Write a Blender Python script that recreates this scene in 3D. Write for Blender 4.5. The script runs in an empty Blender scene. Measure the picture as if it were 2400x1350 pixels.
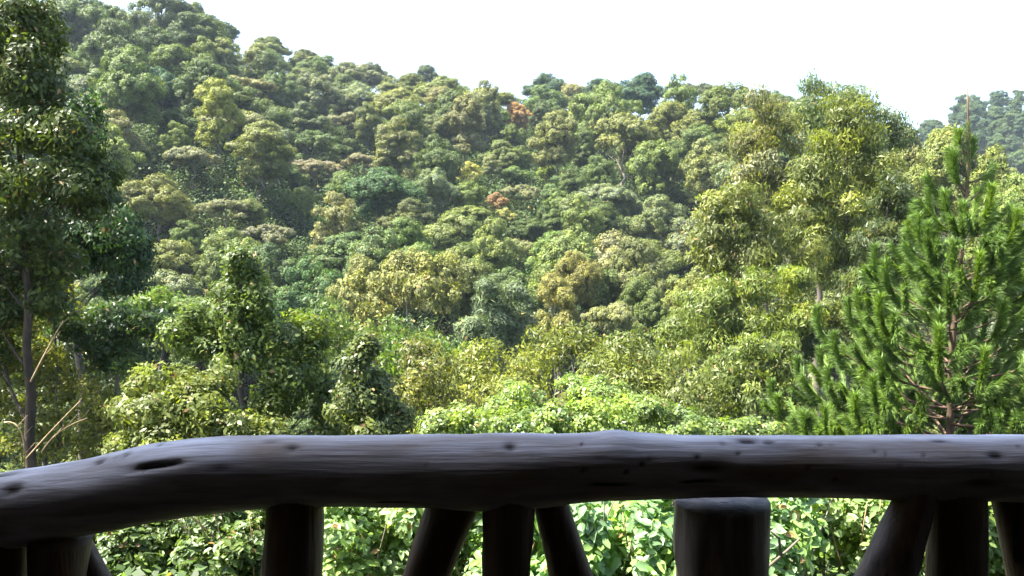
import bpy, math, random
import numpy as np

# ------------------------------------------------------------------ camera
F_PX = 1884.0                     # focal length in units of a 2400 px wide frame
PITCH = math.radians(4.1)         # looking slightly down
scene = bpy.context.scene
cam_d = bpy.data.cameras.new("camera"); cam = bpy.data.objects.new("camera", cam_d)
scene.collection.objects.link(cam); scene.camera = cam
cam.location = (0, 0, 0); cam.rotation_euler = (math.pi/2 - PITCH, 0, 0)
cam_d.sensor_width = 36; cam_d.lens = 36*F_PX/2400; cam_d.clip_start = 0.05; cam_d.clip_end = 3000

# ------------------------------------------------------------------ world and sun
SUN_DIR = np.array([-0.50, -0.02, 0.84]); SUN_DIR /= np.linalg.norm(SUN_DIR)
world = bpy.data.worlds.new("World"); scene.world = world; world.use_nodes = True
wn = world.node_tree.nodes; wl = world.node_tree.links
sky = wn.new("ShaderNodeTexSky"); sky.sky_type = 'NISHITA'; sky.sun_disc = False
sky.sun_elevation = math.asin(SUN_DIR[2]); sky.sun_rotation = math.atan2(SUN_DIR[0], SUN_DIR[1])
sky.air_density = 1.0; sky.dust_density = 7.0; sky.ozone_density = 1.0; sky.altitude = 1200
wl.new(sky.outputs[0], wn["Background"].inputs[0]); wn["Background"].inputs[1].default_value = 0.115
sun_d = bpy.data.lights.new("sun", 'SUN'); sun = bpy.data.objects.new("sun", sun_d)
scene.collection.objects.link(sun); sun_d.energy = 5.0; sun_d.angle = math.radians(0.5); sun_d.color = (1.0, 0.95, 0.86)
from mathutils import Vector
sun.rotation_euler = Vector(tuple(SUN_DIR)).to_track_quat('Z', 'Y').to_euler()
scene.view_settings.view_transform = 'Standard'; scene.view_settings.look = 'None'
scene.view_settings.exposure = 2.62; scene.view_settings.gamma = 1.0
c = scene.cycles
c.max_bounces = 5; c.diffuse_bounces = 3; c.glossy_bounces = 2; c.transmission_bounces = 3
c.volume_bounces = 0; c.transparent_max_bounces = 4; c.use_denoising = True
c.caustics_reflective = False; c.caustics_refractive = False; c.sample_clamp_indirect = 4

COL = scene.collection
RNG = np.random.default_rng(11)
SP, CP = math.sin(PITCH), math.cos(PITCH)

def P(px, py, d):
    """point at forward distance d (metres along y) seen at pixel px,py of the 2400x1350 photograph"""
    x = (px-1200)/F_PX; u = (675-py)/F_PX
    dy = CP + u*SP; dz = -SP + u*CP
    return np.array([x/dy*d, d, dz/dy*d])

def to_px(p):
    dep = p[1]*CP - p[2]*SP; up = p[1]*SP + p[2]*CP
    return 1200 + F_PX*p[0]/dep, 675 - F_PX*up/dep

# ------------------------------------------------------------------ object helpers
def mesh_np(name, V, faces_list, mats, attrs=None, smooth=False):
    """V (n,3); faces_list: list of (m,k) int arrays; attrs {name: (n,) floats}"""
    me = bpy.data.meshes.new(name)
    loops = np.concatenate([f.ravel() for f in faces_list]).astype(np.int32)
    tot = np.concatenate([np.full(len(f), f.shape[1], np.int32) for f in faces_list])
    start = np.concatenate([[0], np.cumsum(tot)[:-1]]).astype(np.int32)
    me.vertices.add(len(V)); me.vertices.foreach_set("co", V.astype(np.float32).ravel())
    me.loops.add(len(loops)); me.loops.foreach_set("vertex_index", loops)
    me.polygons.add(len(tot)); me.polygons.foreach_set("loop_start", start); me.polygons.foreach_set("loop_total", tot)
    if smooth: me.polygons.foreach_set("use_smooth", np.ones(len(tot), bool))
    me.update(calc_edges=True)
    for k, a in (attrs or {}).items():
        at = me.attributes.new(k, 'FLOAT', 'POINT'); at.data.foreach_set("value", a.astype(np.float32))
    for m in (mats if isinstance(mats, (list, tuple)) else [mats]): me.materials.append(m)
    return me

def obj(name, me, parent=None, loc=None, color=None):
    o = bpy.data.objects.new(name, me); COL.objects.link(o)
    if parent is not None: o.parent = parent
    if loc is not None: o.location = tuple(loc)
    if color is not None: o.color = (*color, 1)
    return o

def tag(o, label=None, cat=None, group=None, kind=None):
    if label: o["label"] = label
    if cat: o["category"] = cat
    if group: o["group"] = group
    if kind: o["kind"] = kind
    return o

def thing(name, loc, label, cat, group=None):
    return tag(obj(name, None, None, loc), label, cat, group)

# ------------------------------------------------------------------ materials
def new_mat(name):
    m = bpy.data.materials.new(name); m.use_nodes = True
    return m, m.node_tree.nodes, m.node_tree.links

def leaf_material(name, rough=0.5, spec=0.4, trans=0.38, young=(1.5, 1.35, 0.7)):
    m, n, l = new_mat(name)
    out = n["Material Output"]; bs = n["Principled BSDF"]
    oi = n.new("ShaderNodeObjectInfo")
    var = n.new("ShaderNodeAttribute"); var.attribute_name = "var"
    clump = n.new("ShaderNodeAttribute"); clump.attribute_name = "clump"
    # brightness per leaf
    mr = n.new("ShaderNodeMapRange"); mr.inputs["To Min"].default_value = 0.6; mr.inputs["To Max"].default_value = 1.45
    l.new(var.outputs["Fac"], mr.inputs["Value"])
    mul = n.new("ShaderNodeVectorMath"); mul.operation = 'SCALE'
    l.new(oi.outputs["Color"], mul.inputs[0]); l.new(mr.outputs[0], mul.inputs["Scale"])
    # young growth on some clumps
    yv = n.new("ShaderNodeVectorMath"); yv.operation = 'MULTIPLY'; yv.inputs[1].default_value = young
    l.new(mul.outputs[0], yv.inputs[0])
    cr = n.new("ShaderNodeMapRange"); cr.inputs["From Min"].default_value = 0.45; cr.inputs["From Max"].default_value = 1.0
    l.new(clump.outputs["Fac"], cr.inputs["Value"])
    mx = n.new("ShaderNodeMix"); mx.data_type = 'RGBA'
    l.new(cr.outputs[0], mx.inputs["Factor"]); l.new(mul.outputs[0], mx.inputs[6]); l.new(yv.outputs[0], mx.inputs[7])
    # a few dead brown leaves
    dead = n.new("ShaderNodeMath"); dead.operation = 'GREATER_THAN'; dead.inputs[1].default_value = 0.982
    l.new(var.outputs["Fac"], dead.inputs[0])
    mx2 = n.new("ShaderNodeMix"); mx2.data_type = 'RGBA'; mx2.inputs[7].default_value = (0.26, 0.17, 0.07, 1)
    l.new(dead.outputs[0], mx2.inputs["Factor"]); l.new(mx.outputs[2], mx2.inputs[6])
    l.new(mx2.outputs[2], bs.inputs["Base Color"])
    bs.inputs["Roughness"].default_value = rough; bs.inputs["Specular IOR Level"].default_value = spec
    tr = n.new("ShaderNodeBsdfTranslucent")
    tc = n.new("ShaderNodeVectorMath"); tc.operation = 'MULTIPLY'; tc.inputs[1].default_value = (1.25, 1.35, 0.55)
    l.new(mx2.outputs[2], tc.inputs[0]); l.new(tc.outputs[0], tr.inputs["Color"])
    ms = n.new("ShaderNodeMixShader"); ms.inputs[0].default_value = trans
    l.new(bs.outputs[0], ms.inputs[1]); l.new(tr.outputs[0], ms.inputs[2]); l.new(ms.outputs[0], out.inputs["Surface"])
    return m

def noise_material(name, c0, c1, scale, rough=0.85, stretch=(1, 1, 1), bump=0.3, bump_scale=None, spec=0.25, dist=0.02):
    m, n, l = new_mat(name); bs = n["Principled BSDF"]
    tc = n.new("ShaderNodeTexCoord"); mp = n.new("ShaderNodeMapping"); mp.inputs["Scale"].default_value = stretch
    l.new(tc.outputs["Object"], mp.inputs[0])
    ns = n.new("ShaderNodeTexNoise"); ns.inputs["Scale"].default_value = scale; ns.inputs["Detail"].default_value = 6
    l.new(mp.outputs[0], ns.inputs["Vector"])
    rp = n.new("ShaderNodeValToRGB"); rp.color_ramp.elements[0].position = 0.32; rp.color_ramp.elements[1].position = 0.7
    rp.color_ramp.elements[0].color = (*c0, 1); rp.color_ramp.elements[1].color = (*c1, 1)
    l.new(ns.outputs["Fac"], rp.inputs[0]); l.new(rp.outputs[0], bs.inputs["Base Color"])
    bs.inputs["Roughness"].default_value = rough; bs.inputs["Specular IOR Level"].default_value = spec
    n2 = n.new("ShaderNodeTexNoise"); n2.inputs["Scale"].default_value = bump_scale or scale*3; n2.inputs["Detail"].default_value = 5
    l.new(mp.outputs[0], n2.inputs["Vector"])
    b = n.new("ShaderNodeBump"); b.inputs["Strength"].default_value = bump; b.inputs["Distance"].default_value = dist
    l.new(n2.outputs["Fac"], b.inputs["Height"]); l.new(b.outputs[0], bs.inputs["Normal"])
    return m

M_FAR = leaf_material("forest_leaves", 0.6, 0.18, 0.22, (1.32, 1.28, 0.78))
M_MID = leaf_material("glossy_leaves", 0.42, 0.22, 0.40, (1.5, 1.4, 0.6))
M_NEAR = leaf_material("shrub_leaves", 0.4, 0.4, 0.42, (1.5, 1.4, 0.7))
M_PINE = leaf_material("pine_needles", 0.5, 0.25, 0.3, (1.3, 1.25, 0.7))
M_BARK = noise_material("grey_bark", (0.05, 0.04, 0.03), (0.17, 0.145, 0.115), 3, stretch=(1, 1, 0.25), bump=0.5)
M_DARK = noise_material("dark_bark", (0.022, 0.016, 0.010), (0.085, 0.06, 0.038), 7, stretch=(1, 1, 0.3), bump=0.9)
M_PALE = noise_material("pale_bark", (0.09, 0.075, 0.055), (0.22, 0.19, 0.145), 2, stretch=(1, 1, 0.2), bump=0.3)
M_PBARK = noise_material("pine_bark", (0.045, 0.03, 0.02), (0.15, 0.095, 0.06), 8, stretch=(1, 1, 0.4), bump=0.6)
M_STRAW = noise_material("dry_stem", (0.22, 0.14, 0.07), (0.38, 0.29, 0.15), 12, stretch=(1, 1, 0.4), bump=0.2)
M_SOIL = noise_material("forest_floor", (0.010, 0.014, 0.005), (0.028, 0.030, 0.012), 0.35, spec=0.0, bump=0.6, bump_scale=1.5, dist=0.3)

# ------------------------------------------------------------------ terrain
RX = np.array([-1500, -300, 0, 300, 480, 600, 680, 850, 1000, 1150, 1300, 1500, 1750, 1850, 2000, 2150, 2400, 2700, 3500], float)
RV = np.array([-190, -110, -95, -60, -12, 50, 88, 122, 152, 170, 174, 174, 186, 198, 262, 330, 410, 470, 520], float)
FX = np.array([1700, 2050, 2140, 2190, 2270, 2400, 2700, 3300], float)
FV = np.array([560, 400, 320, 292, 246, 216, 180, 160], float)
def elev(v): 
    u = (675-v)/F_PX
    return (-SP+u*CP)/(CP+u*SP)
T_OF = lambda px: (px-1200)/F_PX
NEAR_Y = np.array([-60, 0, 4, 7, 12, 18, 30, 50, 72], float)
NEAR_Z = np.array([-2.6, -2.9, -3.0, -3.5, -5.6, -8.0, -12.5, -18, -21], float)
def smooth(x): x = np.clip(x, 0, 1); return x*x*(3-2*x)
def ridge(t):
    yr = 262 + 40*smooth((-t)/0.6) - 15*smooth((t-0.1)/0.4)
    return yr, np.interp(t, T_OF(RX), elev(RV))*yr - 16.5
def ground_z(x, y):
    x = np.asarray(x, float); y = np.asarray(y, float)
    yy = np.maximum(y, 5.0); t = np.clip(x/yy, -1.4, 1.4)
    yr, zr = ridge(t)
    near = np.interp(y, NEAR_Y, NEAR_Z)
    s = np.clip((y-72)/(yr-72), 0, 1)
    # convex slope with a gentle shelf
    prof = 0.80*s + 0.20*np.sin(s*math.pi/2) + 0.022*np.sin(s*15+t*6)*(1-s)*np.minimum(s*6, 1)
    up = -21 + (zr+21)*prof
    over = np.maximum(y-yr, 0)
    up = up - (zr+40)*smooth(over/190.0)
    z = np.where(y < 72, near, up)
    z = z + smooth((y-60)/60)*(1.4*np.sin(x*0.061+y*0.03)+1.1*np.sin(y*0.083-x*0.04+1.7))*np.where(y > yr, 1, 1-s**3)
    # spurs and gullies down the slope
    g = smooth((y-80)/50)*(1-smooth((s-0.75)/0.25))
    z = z + g*3.2*np.sin(t*17+0.8+0.01*y)
    # far hill on the right
    fz = np.interp(t, T_OF(FX), elev(FV))*455 - 11
    f = fz + 45 - 45*1.0
    far = np.where(y < 455, -21+(f+21)*smooth((y-290)/165.0), f-(f+21)*smooth((y-455)/200.0))
    far = np.where(t > T_OF(1900), far, -100)
    z = np.where(y > 290, np.maximum(z, far), z)
    return z

gx = np.unique(np.concatenate([np.arange(-700, -60, 10), np.arange(-60, 60, 2.0), np.arange(60, 701, 10)]))
gy = np.unique(np.concatenate([np.arange(-60, 0, 6), np.arange(0, 30, 1.0), np.arange(30, 90, 3), np.arange(90, 701, 7)]))
GX, GY = np.meshgrid(gx, gy)
GZ = ground_z(GX, GY)
V = np.stack([GX.ravel(), GY.ravel(), GZ.ravel()], 1)
nx, ny = len(gx), len(gy)
ii = (np.arange(ny-1)[:, None]*nx + np.arange(nx-1)[None]).ravel()
tag(obj("ground", mesh_np("ground", V, [np.stack([ii, ii+1, ii+nx+1, ii+nx], 1)], M_SOIL, smooth=True)), kind="structure")

# ------------------------------------------------------------------ leaf clouds, tubes
def unit(v): return v/np.maximum(np.linalg.norm(v, axis=-1, keepdims=True), 1e-9)

def leaf_quads(pts, nrm, size, aspect, rng, droop=0.0, clump=None, oval=False):
    n = len(pts)
    L = size*np.clip(rng.lognormal(0, .33, n), .4, 1.7)[:, None]
    W = L*aspect
    a = rng.normal(size=(n, 3)); a[:, 2] -= droop*2.2
    a = unit(a - nrm*np.sum(a*nrm, 1, keepdims=True)*(1-0.5*droop))
    s = unit(np.cross(nrm, a)); nn = np.cross(a, s)
    var = rng.random(n)
    if clump is None: clump = rng.random(n)
    if not oval:
        q = np.stack([pts-a*L*.5, pts+s*W*.5-a*L*.08, pts+a*L*.5, pts-s*W*.5-a*L*.08], 1)
        idx = np.arange(n*4).reshape(n, 4); k = 4; faces = [idx]
    else:
        fold = nn*W*.16
        q = np.stack([pts-a*L*.5, pts+s*W*.46-a*L*.2+fold, pts+s*W*.36+a*L*.2+fold, pts+a*L*.5-nn*L*.1,
                      pts-s*W*.36+a*L*.2+fold, pts-s*W*.46-a*L*.2+fold], 1)
        b = np.arange(n)[:, None]*6; k = 6
        faces = [np.concatenate([b+np.array([[0, 1, 2, 3]]), b+np.array([[0, 3, 4, 5]])])]
    return q.reshape(-1, 3), faces, {"var": np.repeat(var, k), "clump": np.repeat(clump, k)}

def cloud(puffs, n_per, size, aspect, rng, droop=0.0, up=0.35, oval=False, squash=0.8, fill=0.45):
    """puffs (N,4): centre and radius. Leaves spread through each puff's outer volume."""
    N = len(puffs)
    if np.isscalar(n_per):
        cnt = np.maximum(3, (n_per*(puffs[:, 3]/puffs[:, 3].mean())**2*rng.uniform(.7, 1.3, N)).astype(int))
    idx = np.repeat(np.arange(N), cnt); n = len(idx)
    d = unit(rng.normal(size=(n, 3))); d[:, 2] += 0.12; d = unit(d)
    r = puffs[idx, 3]*(fill+(1.08-fill)*np.sqrt(rng.random(n)))
    p = puffs[idx, :3] + d*r[:, None]*np.array([1, 1, squash])
    ld = puffs[idx, 4:7]*0.6 if puffs.shape[1] > 4 else 0
    nr = unit(d*0.6 + ld + rng.normal(size=(n, 3))*0.36 + np.array([0, 0, up]))
    cl = rng.random(N)[idx]
    return leaf_quads(p, nr, size, aspect, rng, droop, cl, oval)

def puffs_in(blobs, pr, dens, rng, hollow=0.55, low=-0.6):
    """blobs (n,6) centre+radii -> puffs near the blobs' surface"""
    out = []
    for b in blobs:
        rr = b[3:6]; area = 4*math.pi*((rr[0]*rr[1]+rr[0]*rr[2]+rr[1]*rr[2])/3)
        n = max(3, int(dens*area/(pr*pr*3.1)))
        d = unit(rng.normal(size=(int(n*1.7)+4, 3))); d = d[d[:, 2] > low][:n]
        f = hollow + (1-hollow)*np.sqrt(rng.random(len(d)))
        p = b[:3] + d*rr*f[:, None]
        out.append(np.column_stack([p, pr*rng.uniform(.6, 1.35, len(d)), d]))
    return np.concatenate(out)

def tube(path, radii, k=7, rng=None, rough=0.0):
    path = np.asarray(path, float); m = len(path); radii = np.asarray(radii, float)
    t = unit(np.gradient(path, axis=0))
    ref = np.array([0, 0, 1.0]) if abs(t[:, 2]).mean() < 0.8 else np.array([1.0, 0, 0])
    a = unit(np.cross(t, ref)); b = np.cross(t, a)
    an = np.arange(k)/k*2*math.pi
    rr = radii[:, None]*(1+(rng.normal(size=(m, k))*rough if rng is not None else 0))
    V = path[:, None]+rr[..., None]*(np.cos(an)[None, :, None]*a[:, None]+np.sin(an)[None, :, None]*b[:, None])
    i = np.arange(m-1)[:, None]*k; j = np.arange(k)[None]; j2 = (j+1) % k
    F = np.stack([i+j, i+j2, i+k+j2, i+k+j], -1).reshape(-1, 4)
    Vf = V.reshape(-1, 3)
    Vf = np.vstack([Vf, path[0], path[-1]]); c0 = m*k; c1 = c0+1
    jj = np.arange(k)
    T = np.concatenate([np.stack([(jj+1) % k, jj, np.full(k, c0)], 1), np.stack([(m-1)*k+jj, (m-1)*k+(jj+1) % k, np.full(k, c1)], 1)])
    return Vf, F, T

class Tubes:
    def __init__(s): s.V = []; s.F = []; s.T = []; s.n = 0
    def add(s, path, radii, k=7, rng=None, rough=0.0):
        V, F, T = tube(path, radii, k, rng, rough)
        s.V.append(V); s.F.append(F+s.n); s.T.append(T+s.n); s.n += len(V)
    def mesh(s, name, m):
        return mesh_np(name, np.concatenate(s.V), [np.concatenate(s.F), np.concatenate(s.T)], m, smooth=True)

def bezier(p0, p1, p2, n=8):
    t = np.linspace(0, 1, n)[:, None]
    return (1-t)**2*p0 + 2*t*(1-t)*p1 + t*t*p2

def trunk_limbs(base, top, targets, r0, rng, mat, name="trunk", wob=0.25, lr=0.32):
    base = np.asarray(base, float); top = np.asarray(top, float)
    tb = Tubes(); n = 12
    t = np.linspace(0, 1, n)[:, None]
    path = base+(top-base)*t + rng.normal(size=(n, 3))*wob*np.array([1, 1, 0])*np.sin(t*math.pi)*0.5
    path[0, 2] -= 0.3
    tb.add(path, r0*(1-0.78*t[:, 0]**1.1)+0.25*r0*np.exp(-t[:, 0]*14), 9, rng, 0.04)
    H = np.linalg.norm(top-base)
    for q in targets:
        q = np.asarray(q, float)
        hd = np.linalg.norm(q[:2]-base[:2])
        zz = q[2]-hd*rng.uniform(.5, 1.0)-0.5
        s = np.clip((zz-base[2])/max(top[2]-base[2], 1e-3), 0.22, 0.93)
        k = s*(n-1); i = int(k); st = path[i]+(path[min(i+1, n-1)]-path[i])*(k-i)
        mid = st+(q-st)*0.5+np.array([0, 0, -0.08*hd])+rng.normal(size=3)*0.06*hd
        rs = r0*(1-0.78*s)*lr*rng.uniform(1, 1.8)
        pth = bezier(st, mid, q, 7)
        tb.add(pth, rs*np.linspace(1, 0.2, 7), 5, rng, 0.05)
        for _ in range(2):
            e = q+rng.normal(size=3)*np.array([1, 1, .5])*hd*0.22
            tb.add(bezier(pth[3], (pth[3]+e)/2+rng.normal(size=3)*.05*hd, e, 5), rs*np.linspace(.5, .12, 5), 4)
    return tb.mesh(name, mat)

# ------------------------------------------------------------------ far forest prototypes (metres, base at 0)
def proto_forest(kind, seed):
    rng = np.random.default_rng(seed)
    R = {"dome": 6.2, "flat": 7.6, "tall": 4.4, "loose": 6.4, "round": 5.2}[kind]*rng.uniform(.92, 1.08)
    H = {"dome": 15, "flat": 14.5, "tall": 17.5, "loose": 15.5, "round": 12.5}[kind]*rng.uniform(.94, 1.06)
    bl = []
    if kind == "flat":
        for i in range(rng.integers(9, 13)):
            a = rng.uniform(0, 2*math.pi); q = R*math.sqrt(rng.random())*0.74
            bl.append([q*math.cos(a), q*math.sin(a), H-1.5-(q/R)**2*3.6-rng.uniform(0, 1.6), rng.uniform(2.1, 3.1), rng.uniform(2.1, 3.1), rng.uniform(1.0, 1.6)])
        for i in range(3):
            a = rng.uniform(0, 2*math.pi)
            bl.append([R*.5*math.cos(a), R*.5*math.sin(a), H*0.62, 1.8, 1.8, .7])
        pr, size, npf, hollow = 0.52, 0.235, 80, 0.2
    else:
        n = {"dome": 30, "tall": 24, "loose": 20, "round": 20}[kind]
        zc = {"dome": 0.60, "tall": 0.56, "loose": 0.6, "round": 0.55}[kind]*H
        rz = H-zc
        k = 0
        while k < n:
            d = unit(rng.normal(size=3))
            if d[2] < -0.55: continue
            f = rng.uniform(0.42, 0.84) if kind != "loose" else rng.uniform(.6, .98)
            low = 0.75 if d[2] < 0 else 1
            b = R*{"dome": .30, "tall": .36, "loose": .27, "round": .36}[kind]*rng.uniform(.55, 1.4)
            bl.append([d[0]*R*f*low, d[1]*R*f*low, zc+d[2]*(rz-b*.7)*(f+.2 if d[2] > 0 else f*1.5), b, b, b*rng.uniform(.6, .85)])
            k += 1
        bl.append([0, 0, H-R*.3, R*.38, R*.38, R*.26])
        pr, size, npf, hollow = 0.60, 0.235, 84, 0.55
    bl = np.array(bl)
    pf = puffs_in(bl, pr, 0.8, rng, hollow, -0.55)
    Vv, Ff, At = cloud(pf, npf, size, 0.62, rng, 0.1, 0.4, squash=0.75)
    crown = mesh_np("crown", Vv, Ff, M_FAR, At)
    tops = bl[:min(len(bl), 9), :3].copy(); tops[:, 2] -= 0.4
    trunk = trunk_limbs((0, 0, 0), (rng.normal()*.5, rng.normal()*.5, H*.78), tops, 0.3, rng, M_PALE if kind in ("flat", "loose") else M_BARK, wob=.8)
    return dict(crown=crown, trunk=trunk, R=R, H=H, kind=kind)

PROTO = {k: [proto_forest(k, 100+17*i+s) for s in range(c)] for i, (k, c) in enumerate([("dome", 6), ("flat", 4), ("tall", 3), ("loose", 4), ("round", 4)])}

KIND_WORD = {"dome": "dome-crowned", "flat": "flat-topped", "tall": "tall narrow", "loose": "loose open-crowned", "round": "round-crowned"}
PAL = {  # name: colour, weight
    "deep green": ((0.060, 0.092, 0.027), 7), "mid green": ((0.092, 0.130, 0.035), 7), "olive green": ((0.120, 0.142, 0.042), 7),
    "grey green": ((0.120, 0.145, 0.070), 3), "yellow green": ((0.152, 0.183, 0.039), 2.2), "brownish olive": ((0.140, 0.142, 0.058), 0.9),
    "pale olive": ((0.165, 0.180, 0.085), 0.8)}
def pick(rng, kind):
    names = list(PAL); w = np.array([PAL[k][1] for k in names], float)
    if kind == "flat": w = np.array([.3, 2, 4, 5, 1.5, 1.2, 2.2])
    nm = names[rng.choice(len(names), p=w/w.sum())]
    col = np.array(PAL[nm][0])*rng.uniform(.85, 1.18)*np.array([rng.uniform(.93, 1.08), 1, rng.uniform(.9, 1.15)])
    return nm, tuple(col)

class Spot: pass
spots = []
def add_spot(x, y, kind, cname, col, s, fixed=None, sz=1.0, rot=None, variant=None, word=None):
    o = Spot(); o.x, o.y, o.kind, o.cname, o.col, o.s, o.fixed, o.sz = x, y, kind, cname, col, s, fixed, (sz if fixed else float(RNG.uniform(.78, 1.22)))
    o.rot = RNG.uniform(0, 6.28) if rot is None else rot
    o.z = float(ground_z(x, y))-0.2; o.v = int(RNG.integers(len(PROTO[kind]))) if variant is None else variant
    o.word = word
    spots.append(o); return o

def by_top(px, vtop, d, width_px, kind, cname, col, label, variant=None):
    """a tree whose crown top stands at px,vtop at distance d: its height follows from the ground there"""
    p = P(px, vtop, d); g = float(ground_z(p[0], d))
    pr = PROTO[kind][(variant or 0) % len(PROTO[kind])]
    s = (width_px/F_PX*d)/(2*pr["R"]*1.12)
    H = p[2]-g+0.2
    o = add_spot(p[0], d, kind, cname, col, s, label, sz=H/(pr["H"]*s), variant=(variant or 0) % len(PROTO[kind]))
    return o
def on_slope(px, v, width_px, kind, cname, col, label, variant=0):
    """a tree on the hillside whose crown top is seen at px,v"""
    pr = PROTO[kind][variant % len(PROTO[kind])]
    yr = float(ridge(T_OF(px))[0])
    for d in np.arange(78, yr, 1.0):
        s = (width_px/F_PX*d)/(2*pr["R"]*1.12); H = pr["H"]*s*1.0
        p = P(px, v, d)
        if float(ground_z(p[0], d))+H >= p[2]: break
    k = np.clip((p[2]-float(ground_z(p[0], d)))/H, .8, 1.7)
    o = add_spot(p[0], d, kind, cname, col, s, label, variant=variant % len(PROTO[kind]), sz=k); o.pv = (px, v, width_px); return o

# trees one can single out on the slope
on_slope(365, 155, 150, "dome", "", (0.035, 0.080, 0.035), "deep green dome tree standing proud of the upper left slope", 0)
on_slope(1210, 240, 100, "dome", "", (0.29, 0.175, 0.062), "orange-brown tree just below the middle of the skyline", 0)
on_slope(1095, 375, 75, "round", "", (0.30, 0.29, 0.085), "pale yellow round tree in the middle of the wooded slope", 0)
on_slope(1165, 448, 62, "round", "", (0.22, 0.14, 0.07), "small rust-brown tree in the middle of the slope, above a pale yellow one", 1)
on_slope(1185, 485, 55, "round", "", (0.26, 0.255, 0.075), "small pale yellow tree in the middle of the slope, below a rust-brown one", 1)
on_slope(735, 362, 150, "flat", "", (0.19, 0.175, 0.115), "pale umbrella-shaped tree with bare trunk on the left middle slope", 1)
on_slope(850, 350, 120, "flat", "", (0.17, 0.16, 0.09), "pale flat-topped tree beside the umbrella-shaped one on the left middle slope", 2)
on_slope(900, 385, 210, "dome", "", (0.050, 0.095, 0.035), "large mid green dome tree left of the middle of the slope", 1)
on_slope(1220, 545, 170, "flat", "", (0.135, 0.150, 0.060), "wide light olive flat-topped tree low in the middle of the slope", 0)
on_slope(1540, 455, 190, "dome", "", (0.100, 0.125, 0.050), "wide light green dome tree on the right lower slope", 2)
on_slope(640, 515, 170, "flat", "", (0.13, 0.135, 0.080), "silvery pale tree with ribbed flat crown low on the left slope", 2)
on_slope(370, 400, 190, "dome", "", (0.115, 0.125, 0.035), "broad yellow-olive dome tree on the left middle slope", 3)
on_slope(960, 465, 150, "dome", "", (0.085, 0.100, 0.035), "rounded olive tree in the middle slope with pale trunk below", 0)
on_slope(1400, 360, 110, "tall", "", (0.075, 0.110, 0.032), "tall bright olive tree rising right of the middle of the slope", 0)
on_slope(720, 240, 130, "dome", "", (0.065, 0.090, 0.035), "dark-sided olive dome tree on the upper left slope below the skyline dip", 2)
on_slope(1020, 265, 130, "dome", "", (0.080, 0.100, 0.035), "olive dome tree on the upper middle slope above a dark gap", 3)
on_slope(1000, 150, 110, "round", "", (0.055, 0.08, 0.035), "green tree on the skyline left of the middle where the ridge levels out", 2)
on_slope(1280, 168, 120, "dome", "", (0.050, 0.085, 0.042), "green dome tree standing on the skyline near the middle", 1)
on_slope(1500, 172, 150, "dome", "", (0.040, 0.080, 0.042), "dark green dome tree standing highest on the right part of the skyline", 0)
on_slope(1395, 182, 110, "dome", "", (0.050, 0.085, 0.045), "green tree on the skyline beside the highest right-hand dome tree", 2)
on_slope(1625, 187, 140, "flat", "", (0.075, 0.095, 0.045), "flat umbrella tree on the skyline with sky showing under its crown", 1)
on_slope(450, 335, 150, "flat", "", (0.150, 0.160, 0.085), "pale flat-topped tree left of a dark gap on the left middle slope", 3)
on_slope(530, 455, 160, "flat", "", (0.140, 0.150, 0.075), "pale olive flat-topped tree between the broad yellow-olive dome and the ribbed silvery crown", 1)
on_slope(810, 250, 150, "flat", "", (0.140, 0.145, 0.080), "grey-green flat-topped tree high on the slope beside the dark-sided olive dome", 0)
on_slope(1230, 425, 120, "flat", "", (0.150, 0.160, 0.080), "thin pale flat-topped tree above the rust-brown tree, slightly to its right", 2)
# valley floor trees in front of the slope
by_top(950, 582, 66, 360, "loose", "", (0.145, 0.152, 0.048), "big yellow-brown tree with bare crooked limbs in the valley left of middle", 0)
by_top(1070, 578, 76, 190, "dome", "", (0.120, 0.140, 0.045), "olive dome tree just behind the big yellow-brown tree", 1)
by_top(850, 600, 72, 170, "dome", "", (0.130, 0.142, 0.042), "yellow-olive tree left of and behind the big yellow-brown tree", 2)
by_top(725, 600, 82, 190, "dome", "", (0.055, 0.105, 0.032), "smooth mid green dome tree in the valley, right of the cone-topped near tree", 3)
by_top(1310, 650, 62, 150, "loose", "", (0.165, 0.160, 0.050), "yellow-topped tree in the valley just right of the feathery grey-green ones", 1)
by_top(1345, 585, 80, 150, "dome", "", (0.140, 0.135, 0.038), "ochre tree low in the valley right of the middle", 1)
by_top(1430, 690, 58, 170, "flat", "", (0.160, 0.172, 0.075), "straw-coloured flat-topped tree in the valley right of the middle", 0)
by_top(1500, 650, 66, 140, "dome", "", (0.085, 0.115, 0.035), "green tree in the valley behind the straw-coloured flat-topped one", 0)
by_top(1500, 560, 88, 190, "dome", "", (0.105, 0.120, 0.045), "olive tree at the foot of the slope left of the tall gum trees", 2)
by_top(1620, 640, 60, 150, "round", "", (0.120, 0.135, 0.035), "yellow-olive round tree in the valley left of the tall gum trees", 0)
by_top(2240, 300, 78, 260, "dome", "", (0.115, 0.140, 0.035), "broad yellow-green dome tree behind the tip of the young pine", 0)
by_top(2120, 300, 84, 190, "dome", "", (0.120, 0.130, 0.040), "olive dome tree between the tall gum trees and the pine tip", 2)
by_top(2400, 400, 64, 240, "dome", "", (0.105, 0.145, 0.035), "bright green dome tree at the right edge under the far blue hill", 1)
by_top(2330, 520, 46, 200, "round", "", (0.095, 0.125, 0.035), "green round tree behind the right side of the young pine", 2)

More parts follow.
